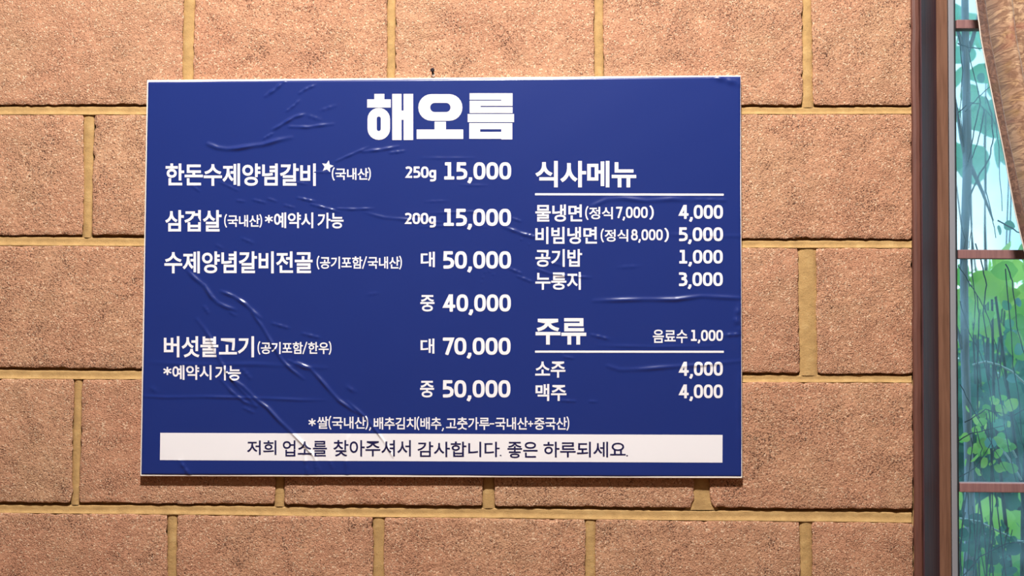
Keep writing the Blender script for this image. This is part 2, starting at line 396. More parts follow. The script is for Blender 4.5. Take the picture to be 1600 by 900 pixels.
# ------------------------------------------------------------------ menu board
YF = -.0165                                   # front of the board
QUAD = [(229.3, 125.0), (1157.8, 117.6), (1160.0, 747.6), (218.8, 744.2)]
def wrinkle_list():
    W = []
    def a(pts, s, h): W.append((np.array(pts, float), s, h))
    a([(325, 225), (340, 231), (355, 233), (372, 232), (395, 228), (412, 226), (435, 219), (455, 215)], 3.6, 1.5)
    a([(426, 203), (445, 192), (460, 183), (475, 179)], 2.6, 1.3)
    a([(452, 198), (480, 199), (500, 196), (520, 194)], 2.4, .9)
    a([(415, 150), (430, 140), (445, 126)], 3, 1.0); a([(468, 146), (480, 138), (493, 133)], 2.2, .8)
    a([(448, 174), (462, 163), (468, 156)], 2.2, .7); a([(412, 217), (427, 208)], 2.2, .7); a([(500, 173), (524, 165)], 3, .4)
    a([(480, 180), (500, 187)], 3, .4)
    a([(525, 252), (550, 241), (575, 230)], 2, .8); a([(566, 237), (595, 234), (622, 229)], 2.4, .9); a([(608, 239), (632, 236)], 2, .6)
    a([(488, 269), (518, 269)], 1.6, .6); a([(343, 284), (372, 298)], 1.8, .5); a([(300, 290), (312, 299)], 1.8, .5)
    a([(369, 313), (382, 315)], 2, .5); a([(395, 312), (415, 317)], 2, .6); a([(418, 310), (432, 315)], 1.8, .6); a([(443, 320), (460, 325)], 2, .5)
    a([(465, 309), (492, 315)], 2, .9); a([(486, 319), (508, 325), (530, 331)], 1.9, .9); a([(526, 326), (550, 327), (583, 326)], 1.7, .8)
    a([(570, 332), (600, 340), (635, 343), (690, 348)], 2.4, .55); a([(460, 284), (480, 288)], 2, .5)
    a([(672, 333), (700, 332), (735, 331), (780, 336)], 2.2, .4); a([(655, 354), (700, 353), (762, 355)], 2, .35); a([(640, 337), (665, 337)], 1.8, .5)
    a([(786, 354), (810, 363), (831, 371)], 2.6, .9); a([(795, 419), (816, 428)], 2.2, .7); a([(808, 431), (832, 441)], 2.2, .7)
    a([(800, 341), (814, 346)], 2, .6); a([(665, 315), (700, 314)], 2, .3); a([(720, 289), (760, 290)], 2, .3); a([(660, 247), (740, 247)], 2, .3)
    a([(925, 322), (948, 312), (975, 310), (1010, 314), (1050, 311), (1086, 313)], 4, .8); a([(1085, 312), (1135, 313)], 3, .6)
    a([(1040, 366), (1090, 368), (1158, 369)], 3.5, .45); a([(822, 366), (838, 371)], 2.6, .8)
    a([(838, 420), (860, 428), (885, 431), (924, 434)], 2.2, .7); a([(850, 408), (882, 416)], 2, .5); a([(965, 418), (1000, 416)], 3, .3)
    a([(292, 422), (305, 435), (320, 447), (330, 463), (340, 473), (352, 479), (367, 484)], 3.4, 1.3)
    a([(345, 455), (365, 463), (382, 474), (395, 486), (407, 497)], 3, 1.3)
    a([(394, 489), (408, 508), (420, 528), (430, 545), (440, 562), (455, 577), (474, 592)], 2.6, 1.4)
    a([(307, 499), (318, 512), (330, 530), (338, 552), (350, 575), (368, 600), (384, 616), (400, 634)], 3.2, 1.1)
    a([(360, 590), (380, 604), (400, 624), (418, 637), (435, 656), (455, 675), (472, 692), (490, 712), (500, 735)], 3.0, 1.5)
    a([(345, 593), (362, 612), (382, 628), (400, 635)], 2.6, .9); a([(378, 576), (392, 592)], 3.4, .6); a([(380, 637), (397, 645)], 2.6, .6)
    a([(450, 563), (466, 570), (482, 578)], 2.4, .8)
    a([(464, 566), (485, 576), (500, 592), (515, 610), (530, 626), (550, 640), (562, 647)], 2.8, 1.5)
    a([(542, 627), (560, 642), (575, 656), (590, 676), (602, 692), (614, 714)], 2.4, 1.2)
    a([(222, 619), (260, 621), (320, 620), (400, 622), (470, 625), (508, 625)], 2.6, .7); a([(232, 566), (300, 570), (400, 569), (510, 575)], 4, .5)
    a([(281, 720), (290, 733), (297, 743)], 3.2, 1.0); a([(475, 705), (478, 725), (480, 742)], 3.4, .8); a([(492, 723), (495, 737)], 3, .6); a([(515, 720), (520, 732)], 3, .6)
    a([(545, 682), (540, 705), (542, 742)], 3.6, .9); a([(235, 605), (245, 612)], 5, .5)
    a([(425, 505), (452, 513)], 2.6, .7); a([(472, 521), (500, 528)], 2.6, .7); a([(318, 478), (326, 490)], 3, .6); a([(358, 487), (368, 493)], 2.6, .5)
    a([(377, 372), (396, 380)], 2.6, .5); a([(337, 382), (348, 388)], 2.6, .4); a([(540, 603), (556, 612)], 4, .4)
    a([(545, 606), (552, 612)], 3, .4); a([(574, 460), (592, 458)], 3, .3)
    a([(928, 470), (1000, 468), (1055, 468), (1095, 463), (1157, 466)], 3.6, 1.2); a([(924, 523), (952, 530)], 2.4, .8)
    a([(950, 572), (968, 578), (1000, 577), (1050, 573), (1100, 570), (1157, 564)], 3.6, .9); a([(935, 540), (1020, 542), (1110, 541)], 3, .4)
    a([(1130, 524), (1158, 522)], 3.4, .9); a([(875, 626), (900, 627)], 2.2, .6); a([(920, 627), (932, 628)], 2.2, .5); a([(880, 557), (896, 560)], 2.2, .6)
    a([(1154, 478), (1151, 500), (1155, 520)], 5, 1.2); a([(1110, 118), (1135, 125), (1158, 132)], 6, 1.0)
    a([(1155, 585), (1153, 640), (1156, 700)], 4, .6)
    for q in ((757, 424), (754, 432), (764, 423), (771, 428), (814, 373), (826, 381), (752, 440)): a([q, (q[0] + 1, q[1] + 2)], 1.6, .5)
    return W
WR = wrinkle_list()
def hgt(p):
    """relief of the wrinkled film (metres) at photo-plan points p (N,2)"""
    p = np.asarray(p, float); x, y = p[:, 0], p[:, 1]; H = np.zeros(len(p))
    H += .00035 * np.sin(x * .011 + 1.3) * np.sin(y * .014 + .4) + .00012 * np.sin(x * .05 + y * .021) * np.sin(y * .043 - x * .012)
    for pts, s, h in WR:
        lo, hi = pts.min(0) - 4 * s, pts.max(0) + 4 * s
        m = (x > lo[0]) & (x < hi[0]) & (y > lo[1]) & (y < hi[1])
        if not m.any(): continue
        q = p[m]; seg = pts[1:] - pts[:-1]; ln = np.linalg.norm(seg, axis=1); tot = ln.sum(); acc = 0
        best = np.full(len(q), 1e9); pos = np.zeros(len(q))
        for k in range(len(seg)):
            t = np.clip(((q - pts[k]) @ seg[k]) / ln[k] ** 2, 0, 1)
            d = np.linalg.norm(q - (pts[k] + t[:, None] * seg[k]), axis=1)
            b = d < best; best[b] = d[b]; pos[b] = (acc + t[b] * ln[k]) / tot; acc += ln[k]
        taper = np.sqrt(np.clip(np.sin(np.pi * np.clip(pos * .92 + .04, 0, 1)), 0, 1)) * (.75 + .25 * np.sin(pos * 17 + h * 9))
        H[m] += h * 1.95e-3 * taper * np.exp(-(best / (s * .8)) ** 2)
    return H
def film(p, lift=0.0):
    """room position of film point p; the relief stands out of the board towards the room"""
    p = np.asarray(p, float)
    b = unproj(p, YF); b[:, 1] -= hgt(p) + lift
    return b

board = empty('menu_board', (P(690, 747).x, YF, P(690, 747).z),
              label='dark blue wrinkled menu board with white Korean lettering on the brick wall', category='sign')
def onboard(o):
    o.parent = board; o.matrix_parent_inverse = Matrix.Translation(-Vector(board.location)); return o
def sheet_mat(name, col, rough=.33):
    m = mat(name, col, rough); t = NT(m)
    t.b.inputs['Specular IOR Level'].default_value = .6
    pos = t.n('ShaderNodeNewGeometry').outputs['Position']
    n = t.noise(pos, 900, 2); t.l(t.bump(n, .12, .0003), t.b.inputs['Normal']); return m
M_BLUE = sheet_mat('blue_vinyl', lin(29, 48, 118), .26)
M_WHITE = sheet_mat('white_vinyl', lin(238, 236, 240), .4)
M_INK = sheet_mat('navy_ink', lin(24, 24, 74), .4)
M_FOAM = mat('white_foam_board', lin(240, 232, 224), .7)

q3f = unproj(QUAD, YF + .0012); q3b = [Vector((v[0], YB - .0019, v[2])) for v in q3f]
V = list(q3b) + list(q3f)
bk = obj('backing_panel', V, [(3, 2, 1, 0), (4, 5, 6, 7), (0, 1, 5, 4), (1, 2, 6, 5), (2, 3, 7, 6), (3, 0, 4, 7)], M_FOAM, label='white edge of the backing panel')
bmx = bmesh.new(); bmx.from_mesh(bk.data); bmesh.ops.bevel(bmx, geom=list(bmx.edges), offset=.0008, segments=1, affect='EDGES'); bmesh.ops.recalc_face_normals(bmx, faces=bmx.faces); bmx.to_mesh(bk.data); bmx.free()
onboard(bk)
SQ = np.array([(230.9, 127.8), (1157.0, 119.6), (1159.0, 745.0), (220.4, 741.6)])
NX, NY = 580, 390
u, v = np.meshgrid(np.linspace(0, 1, NX + 1), np.linspace(0, 1, NY + 1)); u = u.ravel()[:, None]; v = v.ravel()[:, None]
pp = (SQ[0] * (1 - u) + SQ[1] * u) * (1 - v) + (SQ[3] * (1 - u) + SQ[2] * u) * v
edge = np.minimum.reduce([u[:, 0] * 929, (1 - u[:, 0]) * 929, v[:, 0] * 620, (1 - v[:, 0]) * 620])
X = film(pp); 
X[:, 1] = X[:, 1] + np.where(edge < .5, .0012, 0)
idx = np.arange((NX + 1) * (NY + 1)).reshape(NY + 1, NX + 1)
quads = np.stack([idx[1:, :-1], idx[1:, 1:], idx[:-1, 1:], idx[:-1, :-1]], -1).reshape(-1, 4)
me = bpy.data.meshes.new('printed_film')
me.vertices.add(len(X)); me.vertices.foreach_set('co', X.ravel())
me.loops.add(quads.size); me.loops.foreach_set('vertex_index', quads.ravel().astype(np.int32))
me.polygons.add(len(quads)); me.polygons.foreach_set('loop_start', np.arange(0, quads.size, 4, dtype=np.int32))
me.update(calc_edges=True); me.validate()
me.polygons.foreach_set('use_smooth', [True] * len(quads))
onboard(link('printed_film', me, M_BLUE, label='wrinkled dark blue film'))

# --- lettering: flat outlines in photo-plan pixels, laid on the film's relief
class Flat:
    def __init__(s): s.V = []; s.F = []
    def add(s, v, f): n = len(s.V); s.V += [tuple(q) for q in v]; s.F += [tuple(i + n for i in q) for q in f]
    def rect(s, x0, y0, x1, y1): s.add([(x0, y0), (x1, y0), (x1, y1), (x0, y1)], [(0, 1, 2, 3)])
    def poly(s, pts): s.add(pts, [tuple(range(len(pts)))])
    def ring(s, outer, inner):
        n = len(outer); s.add(list(outer) + list(inner), [(k, (k + 1) % n, n + (k + 1) % n, n + k) for k in range(n)])
    def build(s, name, m, lift=.00045, parent=None, cell=None, **props):
        bm = bmesh.new(); vs_ = [bm.verts.new((x, y, 0)) for x, y in s.V]
        for f in s.F:
            try: bm.faces.new([vs_[i] for i in f])
            except ValueError: pass
        bmesh.ops.recalc_face_normals(bm, faces=bm.faces)
        if cell:
            xs_ = [q[0] for q in s.V]; k = min(xs_)
            while k < max(xs_): 
                k += cell; bmesh.ops.bisect_plane(bm, geom=bm.verts[:] + bm.edges[:] + bm.faces[:], plane_co=(k, 0, 0), plane_no=(1, 0, 0))
        bmesh.ops.triangulate(bm, faces=bm.faces)
        for it in range(6):
            es = list(bm.edges)
            A = np.array([e.verts[0].co[:2] for e in es]); B = np.array([e.verts[1].co[:2] for e in es])
            hA, hB = hgt(A), hgt(B); bad = np.zeros(len(es), bool)
            for tt in (.25, .5, .75):
                bad |= np.abs(hgt(A + (B - A) * tt) - (hA + (hB - hA) * tt)) > .00006
            bad &= np.linalg.norm(B - A, axis=1) > 1.2
            if not bad.any(): break
            bmesh.ops.subdivide_edges(bm, edges=[es[i] for i in np.nonzero(bad)[0]], cuts=1)
            bmesh.ops.triangulate(bm, faces=bm.faces)
        P2 = np.array([q.co[:2] for q in bm.verts]); P3 = film(P2, lift)
        for q, c in zip(bm.verts, P3): q.co = c
        for f in bm.faces:
            f.smooth = True
            f.normal_update()
            if f.normal.y > 0: f.normal_flip()
        bm.verts.index_update()
        me_ = bpy.data.meshes.new(name); bm.to_mesh(me_); bm.free()
        e_ = .4; gx = (hgt(P2 + [e_, 0]) - hgt(P2 - [e_, 0])) / (2 * e_ * 1e-3); gz = (hgt(P2 - [0, e_]) - hgt(P2 + [0, e_])) / (2 * e_ * 1e-3)
        nn = np.stack([-gx, -np.ones(len(P2)), -gz], 1); nn /= np.linalg.norm(nn, axis=1)[:, None]
        me_.normals_split_custom_set_from_vertices([tuple(q) for q in nn])
        o = link(name, me_, m, None, **props)
        par = parent or board
        o.parent = par
        o.matrix_parent_inverse = Matrix.Translation(-Vector(board.location))
        return o
def stroke(pts, wd, closed=False):
    """a ribbon of even width with soft corners along pts -> verts, faces"""
    p = [Vector(q) for q in pts]; n = len(p); V_, F_ = [], []; hw = wd / 2
    def perp(d): return Vector((-d.y, d.x))
    for i in range(n):
        a = p[(i - 1) % n] if (closed or i) else None; b = p[(i + 1) % n] if (closed or i < n - 1) else None
        d1 = (p[i] - a).normalized() if a is not None else None; d2 = (b - p[i]).normalized() if b is not None else None
        if d1 is None: nn = perp(d2); k = 1
        elif d2 is None: nn = perp(d1); k = 1
        else:
            nn = (perp(d1) + perp(d2)); nn = nn.normalized() if nn.length > 1e-6 else perp(d1); k = 1 / max(.55, nn.dot(perp(d1)))
        V_ += [p[i] + nn * hw * k, p[i] - nn * hw * k]
    for i in range(n if closed else n - 1):
        j = (i + 1) % n; F_.append((2 * i, 2 * j, 2 * j + 1, 2 * i + 1))
    if not closed:
        for i, s in ((0, -1), (n - 1, 1)):
            d = ((p[1] - p[0]) if i == 0 else (p[-1] - p[-2])).normalized()
            m_ = len(V_); e = d * s * hw * .35; L, Rr = V_[2 * i], V_[2 * i + 1]; c = p[i]
            V_ += [L + e * .0 + (c - L) * 0, L + e + (c - L) * .3, Rr + e + (c - Rr) * .3, Rr]
            F_.append((m_, m_ + 1, m_ + 2, m_ + 3))
    return V_, F_
def sel(cx, cy, rx, ry, e=2.5, n=26):
    out = []
    for k in range(n):
        a = 2 * math.pi * (k + .5) / n; c, s = math.cos(a), math.sin(a)
        out.append((cx + rx * math.copysign(abs(c) ** (2 / e), c), cy + ry * math.copysign(abs(s) ** (2 / e), s)))
    return out
DG = {'0': (.66, [('r', sel(.33, .5, .23, .4, 2.7))]),
      '1': (.60, [('s', [(.10, .9), (.31, .9), (.31, .12)]), ('s', [(.06, .1), (.54, .1)])]),
      '2': (.62, [('s', [(.08, .85), (.2, .9), (.34, .9), (.46, .83), (.5, .7), (.44, .53), (.13, .1), (.55, .1)])]),
      '3': (.62, [('s', [(.08, .9), (.3, .9), (.44, .86), (.49, .73), (.43, .59), (.25, .535)]), ('s', [(.25, .535), (.45, .49), (.53, .34), (.48, .17), (.33, .1), (.08, .1)])]),
      '4': (.70, [('s', [(.45, .03), (.45, .9), (.38, .9), (.10, .31), (.64, .31)])]),
      '5': (.62, [('s', [(.52, .9), (.15, .9), (.14, .55), (.3, .56), (.44, .52), (.52, .42), (.53, .32), (.5, .19), (.4, .12), (.28, .1), (.08, .1)])]),
      '7': (.60, [('s', [(.06, .9), (.52, .9), (.24, .04)])]),
      '8': (.66, [('r', sel(.33, .72, .185, .185, 2.3)), ('r', sel(.33, .31, .235, .215, 2.4))]),
      'g': (.62, [('r', sel(.29, .36, .20, .25, 2.5)), ('s', [(.50, .66), (.50, -.08), (.44, -.17), (.32, -.2), (.12, -.2)])]),
      ',': (.26, [('s', [(.14, .10), (.14, .0), (.06, -.16)])])}
def digits(fl, txt, x0, x1, y0, y1, sw=.185):
    x = 0; V_, F_ = [], []
    for ch in txt:
        wd, parts = DG[ch]
        for k, pts in parts:
            v_, f_ = stroke([(a + x, b) for a, b in pts], sw, k == 'r'); n = len(V_); V_ += v_; F_ += [tuple(i + n for i in q) for q in f_]
        x += wd + .03 + (.02 if ch == '1' else 0)
    xa, xb = min(q[0] for q in V_), max(q[0] for q in V_)
    fl.add([(x0 + (q[0] - xa) * (x1 - x0) / (xb - xa), y1 - q[1] * (y1 - y0)) for q in V_], F_)
_cache = {}
def hangul(txt, off, sp=.96):
    key = (txt, off, sp)
    if key not in _cache:
        c = bpy.data.curves.new('tmp', 'FONT'); c.body = txt; c.offset = off; c.resolution_u = 4; c.space_character = sp
        o = bpy.data.objects.new('tmp', c); COL.objects.link(o); bpy.context.view_layer.update()
        m_ = o.to_mesh(); bm = bmesh.new(); bm.from_mesh(m_); bmesh.ops.remove_doubles(bm, verts=bm.verts, dist=1e-4)
        bm.verts.index_update()
        V_ = [tuple(q.co[:2]) for q in bm.verts]; F_ = [tuple(q.index for q in f.verts) for f in bm.faces]
        bm.free(); o.to_mesh_clear(); bpy.data.objects.remove(o); bpy.data.curves.remove(c)
        _cache[key] = (V_, F_)
    return _cache[key]
SY = {'(': (.26, [[(.20, .88), (.12, .74), (.07, .56), (.06, .37), (.07, .2), (.12, .02), (.20, -.12)]]),
      ')': (.26, [[(.04, .88), (.12, .74), (.17, .56), (.18, .37), (.17, .2), (.12, .02), (.04, -.12)]]),
      '/': (.46, [[(.06, -.08), (.38, .84)]]), '+': (.52, [[(.06, .36), (.46, .36)], [(.26, .16), (.26, .56)]]),
      '-': (.46, [[(.05, .36), (.40, .36)]]), ',': (.30, [[(.15, .02), (.14, -.06), (.06, -.20)]]),
      '.': (.26, [[(.12, -.01), (.12, .03)]]), '*': (.52, [])}
for k in range(3):
    a = math.pi * (k / 3 + .5); SY['*'][1].append([(.25 + .2 * math.cos(a), .42 + .2 * math.sin(a)), (.25 - .2 * math.cos(a), .42 - .2 * math.sin(a))])
def run(fl, txt, x0, x1, y0, y1, off=.02, sp=.96):
    """a run of Korean text and signs; y0..y1 is the extent of its syllables"""
    x = 0; V_, F_ = [], []; i = 0; sw = .07 + 2 * off
    while i < len(txt):
        ch = txt[i]
        if ch == ' ': x += .26; i += 1; continue
        if ch in SY:
            wd, parts = SY[ch]
            for pts in parts:
                v_, f_ = stroke([(a + x, b) for a, b in pts], sw * (.72 if ch == '*' else .95)); n = len(V_); V_ += v_; F_ += [tuple(q + n for q in f) for f in f_]
            x += wd; i += 1; continue
        j = i
        while j < len(txt) and txt[j] not in SY and txt[j] != ' ': j += 1
        v_, f_ = hangul(txt[i:j], off, sp); n = len(V_)
        V_ += [Vector((a + x, b)) for a, b in v_]; F_ += [tuple(q + n for q in f) for f in f_]
        x += .92 * sp * (j - i) + .02; i = j
    xa, xb = min(q[0] for q in V_), max(q[0] for q in V_)
    hy = [q[1] for q in V_] if not any(c in SY for c in txt) else None
    lo, hi = (min(hy), max(hy)) if hy else (-.09, .84)
    fl.add([(x0 + (q[0] - xa) * (x1 - x0) / (xb - xa), y1 - (q[1] - lo) * (y1 - y0) / (hi - lo)) for q in V_], F_)

def line(name, runs=(), nums=(), m=None, lift=.00045, parent=None, **props):
    fl = Flat()
    for r_ in runs: run(fl, *r_)
    for d_ in nums: digits(fl, *d_)
    return fl.build(name, m or M_WHITE, lift, parent, **props)

# title, drawn block by block
tt = Flat(); Z = lambda *c: [(560 + x / 5.293, 120 + y / 5.293) for x, y in c]
def zr(x0, y0, x1, y1): tt.poly(Z((x0, y0), (x1, y0), (x1, y1), (x0, y1)))
def stad(cx, cy, rx, ry, r, n=7):
    pts = []
    for qx, qy, a0 in ((1, -1, -90), (1, 1, 0), (-1, 1, 90), (-1, -1, 180)):
        for k in range(n):
            a = R(a0 + 90 * k / (n - 1)); pts.append((cx + qx * (rx - r) + r * math.cos(a), cy + qy * (ry - r) + r * math.sin(a)))
    return Z(*pts)
zr(132, 142, 215, 187); zr(73, 187, 268, 255)
tt.ring(stad(169, 390, 93, 132, 92), stad(169, 389, 17, 60, 17))
zr(280, 142, 357, 523); zr(374, 142, 453, 523); zr(357, 280, 374, 356)
tt.ring(stad(678, 254, 182, 110, 108), stad(678, 254, 84, 38, 37))
zr(630, 371, 724, 436); zr(482, 436, 867, 514)
zr(920, 136, 1275, 190); zr(1182, 190, 1275, 198); zr(920, 198, 1275, 241); zr(920, 241, 1010, 251); zr(920, 251, 1275, 300)
zr(904, 308, 1287, 375)
zr(917, 383, 1273, 434); zr(917, 434, 1007, 456); zr(1182, 434, 1273, 456); zr(917, 456, 1182, 513); zr(1182, 456, 1273, 518)
tt.build('title_lettering', M_WHITE, label='large heavy white title lettering')
B = .022
line('dish_lettering', [('한돈수제양념갈비', 259, 493.5, 255.5, 290.5, B)])
line('note_lettering', [('(국내산)', 518.5, 579.5, 262.8, 281, .019)])
st = Flat(); cs = (511.8, 260.2)
pts = []
for k in range(10):
    a = R(-78 + 36 * k); r_ = 9.8 if k % 2 == 0 else 4.6; pts.append((cs[0] + r_ * math.cos(a), cs[1] + r_ * math.sin(a)))
st.add([cs] + pts, [(0, 1 + k, 1 + (k + 1) % 10) for k in range(10)]); st.build('star', M_WHITE, label='small white star')
line('weight_lettering', nums=[('250g', 632.8, 681.5, 260, 278.2)]); line('price_lettering', nums=[('15,000', 694, 798.7, 253.3, 280.8)])
line('dish_lettering', [('삼겹살', 258.2, 346.5, 328.3, 361.8, B)])
line('note_lettering', [('(국내산)', 350.5, 409.7, 336, 354.5, .019), ('*', 414, 426.5, 330, 357, .02), ('예약시', 428.2, 489.5, 332, 356.5, .02), ('가능', 496, 536.8, 332.5, 357, .02)])
line('weight_lettering', nums=[('200g', 632, 681, 332.5, 350.3)]); line('price_lettering', nums=[('15,000', 693.2, 798.5, 326, 353.3)])
line('dish_lettering', [('수제양념갈비전골', 257, 488.5, 392.8, 427.2, B)])
line('note_lettering', [('(공기포함/국내산)', 494.8, 628, 401, 419.8, .019)])
line('size_lettering', [('대', 657.5, 679.5, 393.3, 417.5, .019)]); line('price_lettering', nums=[('50,000', 692.8, 798.5, 392.3, 420)])
line('size_lettering', [('중', 656.8, 679, 461, 486.7, .019)]); line('price_lettering', nums=[('40,000', 691.2, 798.2, 459.7, 487)])
line('dish_lettering', [('버섯불고기', 256, 397, 525.3, 558.3, B)])
line('note_lettering', [('(공기포함/한우)', 402.5, 518, 534.5, 553, .019)])
line('note_lettering', [('*', 255.2, 268, 567, 595, .02), ('예약시', 269.3, 330.5, 570.5, 593.5, .02), ('가능', 336, 376.3, 571, 594.5, .02)])
line('size_lettering', [('대', 657.2, 678.8, 529, 552.5, .019)]); line('price_lettering', nums=[('70,000', 692, 797.8, 527.2, 554.6)])
line('size_lettering', [('중', 656.3, 678.3, 595, 621, .019)]); line('price_lettering', nums=[('50,000', 692, 797.5, 593.7, 621.3)])
line('heading_lettering', [('식사메뉴', 836.5, 994, 251.5, 292.8, .025)])
line('heading_lettering', [('주류', 836.8, 916, 497, 538.5, .025)])
for y0, y1, yy in ((303.6, 304.2, 0), (549.4, 549.6, 0)):
    fl = Flat(); fl.add(*stroke([(836.5, y0), (1130.2, y1)], 3.3)); fl.build('rule_line', M_WHITE, cell=4)
line('dish_lettering', [('물냉면', 836.5, 909.5, 319.5, 346.5, .02)])
line('note_lettering', [('(정식', 914.3, 957.5, 323.5, 342.5, .019), (')', 1014.5, 1021.5, 322.5, 342, .019)], [('7,000', 962.5, 1012, 322.8, 341, .17)])
line('price_lettering', nums=[('4,000', 1059.7, 1129.6, 320, 342)])
line('dish_lettering', [('비빔냉면', 836.5, 932.8, 354.5, 381.3, .02)])
line('note_lettering', [('(정식', 938.5, 981.5, 358.5, 377.5, .019), (')', 1037.8, 1045, 357.5, 377, .019)], [('8,000', 986, 1035.5, 358, 375.8, .17)])
line('price_lettering', nums=[('5,000', 1061, 1129.6, 355, 377)])
line('dish_lettering', [('공기밥', 836.5, 909.5, 389.3, 417, .02)]); line('price_lettering', nums=[('1,000', 1061.2, 1129.3, 390.3, 412)])
line('dish_lettering', [('누룽지', 836.5, 907.5, 425, 452.8, .02)]); line('price_lettering', nums=[('3,000', 1060.8, 1129.3, 425.3, 447.2)])
line('note_lettering', [('음료수', 1020, 1074, 515, 536, .018)], [('1,000', 1079.5, 1129.6, 515.3, 533, .18)])
line('dish_lettering', [('소주', 836.3, 883.5, 564.8, 590.2, .02)]); line('price_lettering', nums=[('4,000', 1060, 1129.3, 565, 587.2)])
line('dish_lettering', [('맥주', 836.8, 885, 600, 626.5, .02)]); line('price_lettering', nums=[('4,000', 1060, 1129.3, 600.5, 622.3)])
line('footnote_lettering', [('*', 482, 493.5, 648, 674, .02), ('쌀(국내산),', 495.5, 580, 651, 670, .017), ('배추김치(배추,', 584, 693.5, 652, 671, .017),
                            ('고춧가루-국내산+중국산)', 697, 889.5, 652, 671.5, .017)])
bn = Flat(); NB = 176
t_ = [(250.6 + (1129.0 - 250.6) * k / NB, 676.2 + 3.3 * k / NB) for k in range(NB + 1)]; b_ = [(250.0 + (1128.8 - 250.0) * k / NB, 718.8 + 4.1 * k / NB) for k in range(NB + 1)]
bn.add(t_ + b_, [(k, k + 1, NB + 2 + k, NB + 1 + k) for k in range(NB)])
banner = bn.build('banner', M_WHITE, .0003, label='white strip along the bottom with a thank-you line')
bl = line('banner_lettering', [('저희', 386.3, 432, 688, 710.5, .010), ('업소를', 442, 511, 688, 713, .010), ('찾아주셔서', 521, 642, 687.5, 713, .010),
                          ('감사합니다.', 652.3, 783.5, 690, 714, .010), ('좋은', 793, 840, 690.3, 715.5, .010), ('하루되세요.', 849, 981, 690, 714.5, .010)], m=M_INK, lift=.0007, label='thin navy lettering')
bl.parent = banner; bl.matrix_parent_inverse = Matrix.Identity(4)

# ------------------------------------------------------------------ nail above the board
np_ = P(676, 110, -.012)
nail = empty('nail', np_, label='small dark nail in the brick just above the board', category='nail')
def lathe_y(prof, n=14):
    V_, F_ = [], []
    for y, r_ in prof: V_ += [(r_ * math.cos(2 * math.pi * k / n), y, r_ * math.sin(2 * math.pi * k / n)) for k in range(n)]
    for i in range(len(prof) - 1):
        for k in range(n): F_.append((i * n + k, i * n + (k + 1) % n, (i + 1) * n + (k + 1) % n, (i + 1) * n + k))
    F_.append(tuple(range(n - 1, -1, -1))); return V_, F_
M_NAIL = mat('dark_iron', lin(34, 26, 34), .5, Metallic=.6)
v_, f_ = lathe_y([(-.004, .0016), (-.0042, .0029), (-.003, .0032), (-.0022, .0030), (-.0018, .0014), (.014, .0012)]); obj('nail_head', v_, f_, M_NAIL, nail, smooth=True)
v_, f_ = tube_vf([(0, .001, -.0015), (.0004, .0005, -.006)], [.0019, .0017]); obj('wire_loop', v_, f_, M_NAIL, nail, smooth=True)
v_, f_ = lathe_y([(0, .0022), (.001, .0026), (.008, .0026)]); o = obj('wall_plug', v_, f_, M_FOAM, nail, smooth=True, label='white plastic wall plug'); o.location = (.0006, .001, -.0058)

# ------------------------------------------------------------------ curtain
def curtain_mat(name, A):
    m = mat(name, rough=.7); t = NT(m)
    t.b.inputs['Sheen Weight'].default_value = .25
    uv = t.n('ShaderNodeTexCoord').outputs['UV']
    wn = t.n('ShaderNodeTexNoise'); wn.inputs['Scale'].default_value = 10; wn.inputs['Detail'].default_value = 2; t.l(uv, wn.inputs['Vector'])
    add = t.n('ShaderNodeMixRGB'); add.blend_type = 'LINEAR_LIGHT'; add.inputs[0].default_value = .045; t.l(uv, add.inputs[1]); t.l(wn.outputs['Color'], add.inputs[2])
    vo = t.n('ShaderNodeTexVoronoi', feature='F1'); vo.inputs['Scale'].default_value = 13; t.l(add.outputs[0], vo.inputs['Vector'])
    vo.inputs['Randomness'].default_value = .8
    petal = t.n('ShaderNodeMath', operation='PINGPONG'); petal.inputs[1].default_value = .085; t.l(vo.outputs['Distance'], petal.inputs[0])
    pr = t.ramp(petal.outputs[0], (.0, G(.72)), (.06, G(1)))
    cell = t.n('ShaderNodeSeparateColor'); t.l(vo.outputs['Color'], cell.inputs[0])
    c = t.ramp(cell.outputs[0], (.0, A[0]), (.35, A[1]), (.62, A[2]), (1, A[3]))
    sh = t.noise(add.outputs[0], 46, 3, .65)
    c = t.mix(t.ramp(sh, (.44, G(.85)), (.54, G(0))), c, A[4])
    c = t.mix(pr, A[5], c)
    c = t.mix(t.ramp(t.noise(uv, 6.5, 2), (.56, G(0)), (.62, G(.55))), c, A[6])
    c = t.mix(t.ramp(t.noise(uv, 9.5, 2), (.60, G(0)), (.66, G(.45))), c, A[7])
    t.l(c, t.b.inputs['Base Color'])
    wf = t.noise(uv, 120, 2)
    t.l(t.bump(wf, .3, .001, t.bump(pr, .35, .0015)), t.b.inputs['Normal'])
    return m
M_CURT = curtain_mat('floral_jacquard', [lin(172, 136, 108), lin(190, 154, 122), lin(204, 170, 134), lin(180, 142, 100), lin(134, 98, 74), lin(112, 76, 58), lin(156, 96, 78), lin(166, 132, 74)])
M_CURB = curtain_mat('floral_jacquard_shaded', [lin(104, 74, 60), lin(120, 88, 72), lin(134, 102, 84), lin(110, 80, 62), lin(84, 58, 48), lin(64, 42, 36), lin(88, 54, 46), lin(100, 78, 54)]); M_LIN = mat('pale_edging', lin(214, 206, 196), .8)  # same floral darkened: the leading fold's shade is in its colours
cur = empty('curtain', (P(1640, 503, -.06).x, -.06, WIN_Z1 + .1), label='brown and gold floral curtain swept aside at the window', category='curtain')
LE = [(-330, 1478), (-200, 1497), (-100, 1512), (0, 1528), (60, 1536), (100, 1544), (180, 1559), (250, 1574), (330, 1590), (400, 1606), (500, 1632), (650, 1680), (760, 1722)]
